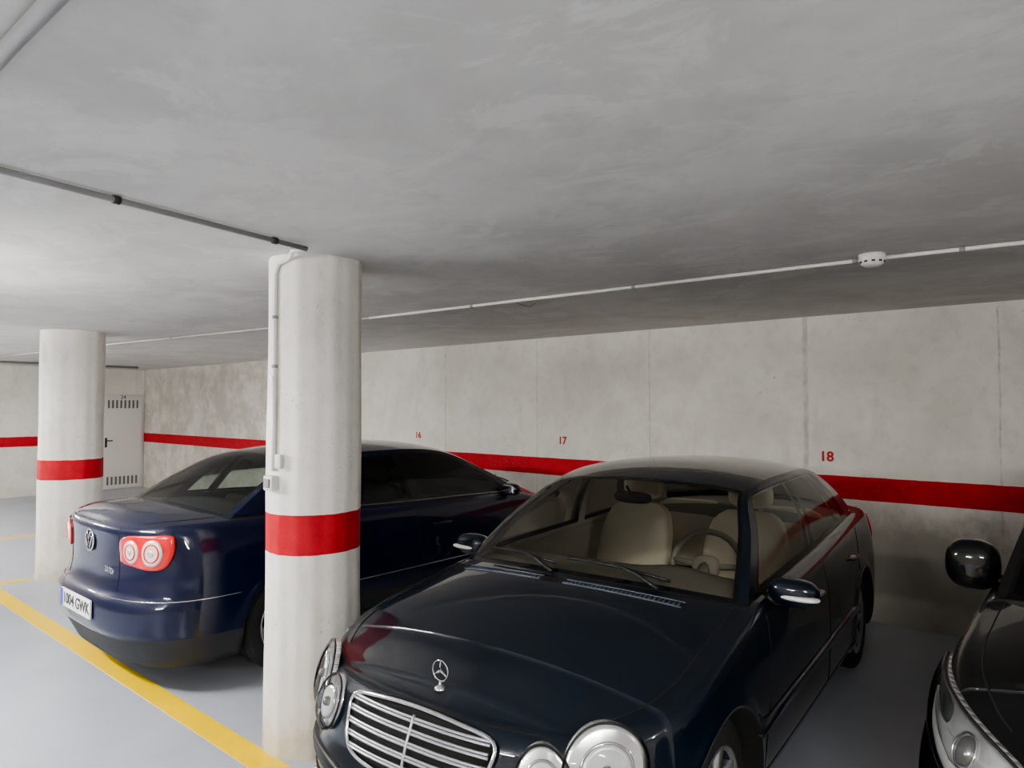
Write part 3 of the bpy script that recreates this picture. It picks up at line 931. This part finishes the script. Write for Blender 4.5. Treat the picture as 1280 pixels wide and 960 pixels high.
text('front_plate_text', '4821 BVR', 0.10, M['ink'], (0, -0.026, .40), (math.pi/2, 0, 0), car1.root)
box('rear_plate', (0, 4.47, .70), (.52, .012, .11), M['plate'], car1.root, 0.003)
hp = car1.hoodat(0.10, 0)
oc = hp+Vector((0, 0, 0.060))
ringp = [oc+Vector((0.036*math.cos(t), 0, 0.036*math.sin(t))) for t in np.linspace(0, 2*math.pi, 33)[:-1]]
parts = [(*tube_data(ringp, 0.0026, 6, True), 0)]
for an in (90, 210, 330):
    e = oc+Vector((0.036*math.cos(math.radians(an)), 0, 0.036*math.sin(math.radians(an))))
    parts.append((*tube_data([oc, e], [0.0062, 0.0014], 6), 0))
parts.append((*tube_data([hp-Vector((0, 0, .01)), oc-Vector((0, 0, 0.034))], [0.010, 0.0035], 8), 0))
parts.append((*xf(lathe_data([(0.022, -.004), (0.021, 0.005), (0.008, 0.011), (0, .011)], 24), Matrix.Translation(hp)), 0))
multi('hood_ornament', parts, [M['chrome']], car1.root)
for side in (1, -1):
    sfx = 'left' if side > 0 else 'right'
    tube('hood_seam_%s' % sfx, [car1.hoodat(a, 0.945*side, 0.0005) for a in np.linspace(0.30, 1.25, 24)], 0.0028, M['under'], car1.root, 6)
tube('hood_front_seam', [car1.P(abs(q), .714, 0.001, 1 if q >= 0 else -1, False) for q in np.linspace(-.55, .55, 31)], 0.0025, M['under'], car1.root, 6)
parts = []
for side in (1, -1):
    for k in range(26):
        u = side*(0.10+0.62*k/25)
        p0 = car1.hoodat(1.165, u, 0.002); p1 = car1.hoodat(1.125, u, 0.002)
        parts.append((*tube_data([p0, p1], 0.0028, 5), 0))
    for aa in (1.115, 1.175):
        parts.append((*tube_data([car1.hoodat(aa, side*(0.08+0.66*k/12), 0.002) for k in range(13)], 0.004, 5), 0))
multi('hood_vent_slats', parts, [simple('vent_grey', (0.10, 0.12, 0.15), 0.35)], car1.root)
V = []
for k in range(13):
    for aa in (1.115, 1.175):
        V.append(car1.hoodat(aa, -0.74+1.48*k/12, 0.0015))
mkobj('hood_vent_base', V, grid_faces(13, 2), M['black'], parent=car1.root)
seams(car1, [(1.20, 1.36), (2.38, 2.43), (3.12, 3.50)], handles=(2.18, 3.18), hz=.775)
mirror(car1, 1.50, 0.94, out=0.14, rad=(0.105, 0.06, 0.06))
wipers(car1)

# ------------------------------------------------------------------ CAR 2 : blue saloon, nose to the wall
C2 = dict(L=4.57, W=0.905, nf=2.7, Af=0.85, nr=3.0, Ar=0.64, axles=(0.93, 3.57), r=0.322, R=0.36, zb=0.19, zk=0.37,
          aA=1.08, aC=3.96, bowF=0.25, bowR=0.14,
          zsh=[(0, .70), (.15, .70), (.4, .76), (.8, .86), (1.0, .91), (1.2, .945), (2.6, .985), (4.0, 1.03), (4.3, 1.03), (4.57, 1.01)],
          crown=[(0, 0), (.06, .015), (.2, .05), (.5, .07), (.9, .085), (1.08, .06), (3.96, .06), (4.38, .055), (4.53, .03), (4.57, 0.0)],
          insF=[(.18, .06), (.3, .01), (.4, 0), (.5, .02), (.70, .11), (.8, .2)],
          insR=[(.18, .12), (.35, .03), (.37, 0.01), (.42, 0), (.575, 0), (.60, .055), (.75, .08), (.90, .075), (1.05, .055)],
          insS=[(.18, .06), (.26, .02), (.36, .004), (.55, 0), (.62, .008), (.72, .012), (.85, .03), (1.05, .085)],
          rail=[(.595, 1.96, 1.350), (.615, 2.60, 1.395), (.575, 3.34, 1.350)], ctr=[(1.82, 1.39), (2.5, 1.455), (3.40, 1.405)],
          wins=[(.055, .435), (.475, .78), (.80, .875)], paint=M['paint_blue'], glass=M['glassdark'], lining=M['liningdark'],
          lowmat=M['bumpergrey'], dash=M['liningdark'], wheelmat=M['black'], seat=M['seatdark'], spokes=10)
car2 = Car('sedan_car', C2, (-4.97, 6.14, 0), math.pi)
for side in (1, -1):
    sfx = 'left' if side > 0 else 'right'
    lp = [(.445, .85), (.46, .80), (.56, .785), (.72, .77), (.82, .785), (.875, .86), (.88, .95), (.84, .975), (.70, .972), (.54, .965), (.46, .94), (.44, .90)]
    car2.patch('tail_light_%s' % sfx, lp, 0.012, 0.006, M['redlens'], side, rear=True)
    for i, (cxx, czz, rr_) in enumerate(((.565, .872, .066), (.735, .872, .074))):
        car2.patch('tail_lamp_disc_%d_%s' % (i+1, sfx), ell(cxx, czz, rr_, rr_*1.05), 0.022, 0.006, M['pinklens'], side, rear=True, rings=5, edge=.012)
        car2.line('tail_lamp_ring_%d_%s' % (i+1, sfx), ell(cxx, czz, rr_*.66, rr_*.70, n=24), 0.004, M['redlens'], 0.027, side, rear=True, closed=True, rounding=False)
        car2.patch('tail_lamp_core_%d_%s' % (i+1, sfx), ell(cxx, czz, rr_*.25, rr_*.27), 0.030, 0.003, M['reflector'], side, rear=True, rings=4, edge=.02)
    car2.line('tail_light_edge_%s' % sfx, smooth_loop(lp, 4), 0.003, M['under'], 0.006, side, rear=True, closed=True)
    car2.line('bumper_chrome_%s' % sfx, [(s_, .590) for s_ in np.linspace(.36, 1.28, 30)], 0.0035, M['chrome'], 0.0, side, rear=True)
    car2.line('side_chrome_%s' % sfx, [(car2.sa(a), .50) for a in np.linspace(1.35, 3.18, 30)], 0.004, M['silver'], 0.003, side)
    car2.line('boot_seam_%s' % sfx, [(.42, z) for z in np.linspace(.62, .995, 12)], 0.003, M['under'], 0.0, side, rear=True)
    tube('boot_top_seam_%s' % sfx, [car2.hoodat(a, .90*side, .0005) for a in np.linspace(4.00, 4.48, 12)], 0.0028, M['under'], car2.root, 6)
    car2.patch('headlight_%s' % sfx, [(.48, .56), (.75, .56), (1.0, .62), (1.05, .70), (.8, .72), (.52, .68)], .012, .012, M['reflector'], side)
    tube('window_chrome_%s' % sfx, [Vector((p.x*side, p.y, p.z))+Vector((.003*side, 0, 0)) for p in [car2.coons(q, .03) for q in np.linspace(.04, .88, 30)]], 0.0035, M['silver'], car2.root, 6)
car2.line('boot_lower_seam', [(s_, .62) for s_ in np.linspace(-.42, .42, 21)], 0.003, M['under'], 0.0, 1, rear=True)
car2.patch('grille', [(-.4, .4), (.4, .4), (.42, .66), (-.42, .66)], .006, 0, M['chrome'])
bc = car2.P(car2.S, .885, 0.008)
def ringpts(c, r, n=32): return [c+Vector((r*math.cos(t), 0, r*math.sin(t))) for t in np.linspace(0, 2*math.pi, n+1)[:-1]]
parts = [(*tube_data(ringpts(bc, .066), .0065, 8, True), 0), (*xf(lathe_data([(.062, 0), (0, 0.002)], 32), Matrix.Translation(bc) @ Matrix.Rotation(-math.pi/2, 4, 'X')), 1)]
def stroke(pts): return (*tube_data([bc+Vector((x*1.1, 0.006, z*1.1)) for x, z in pts], .0048, 6), 0)
parts += [stroke([(-.024, .05), (0, .004), (.024, .05)]), stroke([(-.048, .028), (-.02, -.045), (0, -.004), (.02, -.045), (.048, .028)])]
multi('boot_badge', parts, [M['chrome'], M['under']], car2.root)
pp_ = car2.P(car2.S-.30, .73, 0.004)
text('engine_badge', '2.0 TDI', .05, M['chrome'], (-.30, pp_.y+0.004, .735), (math.pi/2, 0, math.pi-.05), car2.root)
py = car2.P(car2.S, .50, 0.0).y
box('rear_plate', (0, py+0.006, .50), (.52, .012, .115), M['plate'], car2.root, .003)
box('rear_plate_band', (.24, py+0.0125, .50), (.04, .004, .11), M['plateblue'], car2.root)
text('rear_plate_text', '1004 GWK', .098, M['ink'], (-.02, py+0.013, .50), (math.pi/2, 0, math.pi), car2.root)
seams(car2, [(1.25, 1.32), (2.42, 2.48), (3.14, 3.56)], handles=(2.22, 3.20), hz=.80)
mirror(car2, 1.36, .99, out=.10, strip=False, rad=(.095, .055, .055))
wipers(car2)

# ------------------------------------------------------------------ CAR 3 : black hatchback at the right
C3 = dict(L=4.00, W=0.905, nf=2.5, Af=0.9, nr=3.2, Ar=0.5, axles=(0.86, 3.40), r=0.325, R=0.37, zb=0.2, zk=0.34,
          aA=1.26, aC=3.66, bowF=0.26, bowR=0.10,
          zsh=[(0, .76), (.2, .78), (.5, .86), (.9, .94), (1.26, .985), (2.4, 1.02), (3.66, 1.06), (4.0, 1.04)],
          crown=[(0, 0), (.06, .015), (.2, .05), (.5, .08), (1.0, .09), (1.26, .07), (3.66, .04), (3.95, .02), (4.0, 0)],
          insF=[(.18, .05), (.28, .01), (.4, 0), (.55, .03), (.72, .11), (.85, .2)],
          insR=[(.18, .05), (.34, 0), (.6, 0), (1.05, .08)],
          insS=[(.18, .05), (.26, .015), (.4, 0), (.55, .008), (.7, .04), (.85, .085), (1.02, .125)],
          rail=[(.60, 2.0, 1.42), (.62, 2.5, 1.47), (.59, 3.36, 1.40)], ctr=[(1.87, 1.47), (2.4, 1.525), (3.45, 1.45)],
          wins=[(.06, .44), (.475, .80), (.82, .90)], paint=M['paint_black'], glass=M['glassdark'], lining=M['liningdark'],
          lowmat=M['darkgrey'], dash=M['liningdark'], wheelmat=M['black'], seat=M['seatdark'], spokes=5)
car3 = Car('hatchback_car', C3, (0.36, 2.06, 0), math.radians(-2.3))
for side in (1, -1):
    sfx = 'left' if side > 0 else 'right'
    hl = [(.48, .64), (.66, .605), (.88, .635), (1.10, .70), (1.30, .80), (1.38, .87), (1.18, .86), (.94, .83), (.68, .775), (.52, .71)]
    car3.patch('headlight_base_%s' % sfx, hl, .008, .004, M['reflector'], side, rings=6)
    for i, (q, z, r_) in enumerate(((.64, .69, .036), (.84, .735, .042))):
        car3.patch('headlight_projector_%d_%s' % (i+1, sfx), ell(q, z, r_, r_), .014, .010, M['bulb'], side, rings=5, edge=.0)
        car3.line('headlight_projector_ring_%d_%s' % (i+1, sfx), ell(q, z, r_*1.2, r_*1.2, n=24), .0045, M['chrome'], .014, side, closed=True, rounding=False)
    car3.patch('headlight_band_%s' % sfx, [(.52, .645), (.70, .625), (.90, .655), (1.10, .72), (1.24, .79), (1.08, .735), (.88, .672), (.68, .642)], .014, .002, M['lampbowl'], side, rings=3)
    car3.patch('headlight_indicator_%s' % sfx, [(.98, .76), (1.10, .775), (1.24, .83), (1.10, .835), (.98, .81)], .012, .003, M['darkgrey'], side, rings=3)
    car3.patch('headlight_lens_%s' % sfx, hl, .02, .026, M['lens'], side, rings=7)
    car3.line('headlight_trim_%s' % sfx, smooth_loop(hl, 4), .005, M['black'], .012, side, closed=True, rounding=False)
    car3.patch('tail_light_%s' % sfx, [(.5, .8), (.9, .78), (1.0, .95), (.6, 1.0)], .01, .01, M['redlens'], side, rear=True)
    tube('hood_seam_%s' % sfx, [car3.hoodat(a, .945*side, .0005) for a in np.linspace(.30, 1.22, 20)], .003, M['under'], car3.root, 6)
car3.patch('grille', [(-.42, .56), (0, .54), (.42, .56), (.40, .68), (0, .70), (-.40, .68)], .006, 0, M['black'], rings=4)
for z in (.59, .64): car3.line('grille_bar', [(q, z) for q in np.linspace(-.4, .4, 17)], .006, M['chrome'], .01)
box('front_plate', (0, -0.015, .42), (.52, .012, .11), M['plate'], car3.root, .003)
seams(car3, [(1.25, 1.38), (2.3, 2.36), (3.05, 3.4)], handles=(2.1, 3.05), hz=.86)
mirror(car3, 1.60, 1.045, out=.135, strip=False, rad=(.105, .085, .110))
wipers(car3)

# ------------------------------------------------------------------ camera
cam = bpy.data.cameras.new('camera'); co = bpy.data.objects.new('camera', cam); COL.objects.link(co)
cam.sensor_width = 36; cam.lens = 860/1280*36; cam.clip_start = 0.05
yaw, pit = math.radians(40.4), math.radians(1.8)
d = Vector((-math.sin(yaw)*math.cos(pit), math.cos(yaw)*math.cos(pit), math.sin(pit)))
co.location = (0, 0, 1.75); co.rotation_euler = d.to_track_quat('-Z', 'Y').to_euler()
bpy.context.scene.camera = co
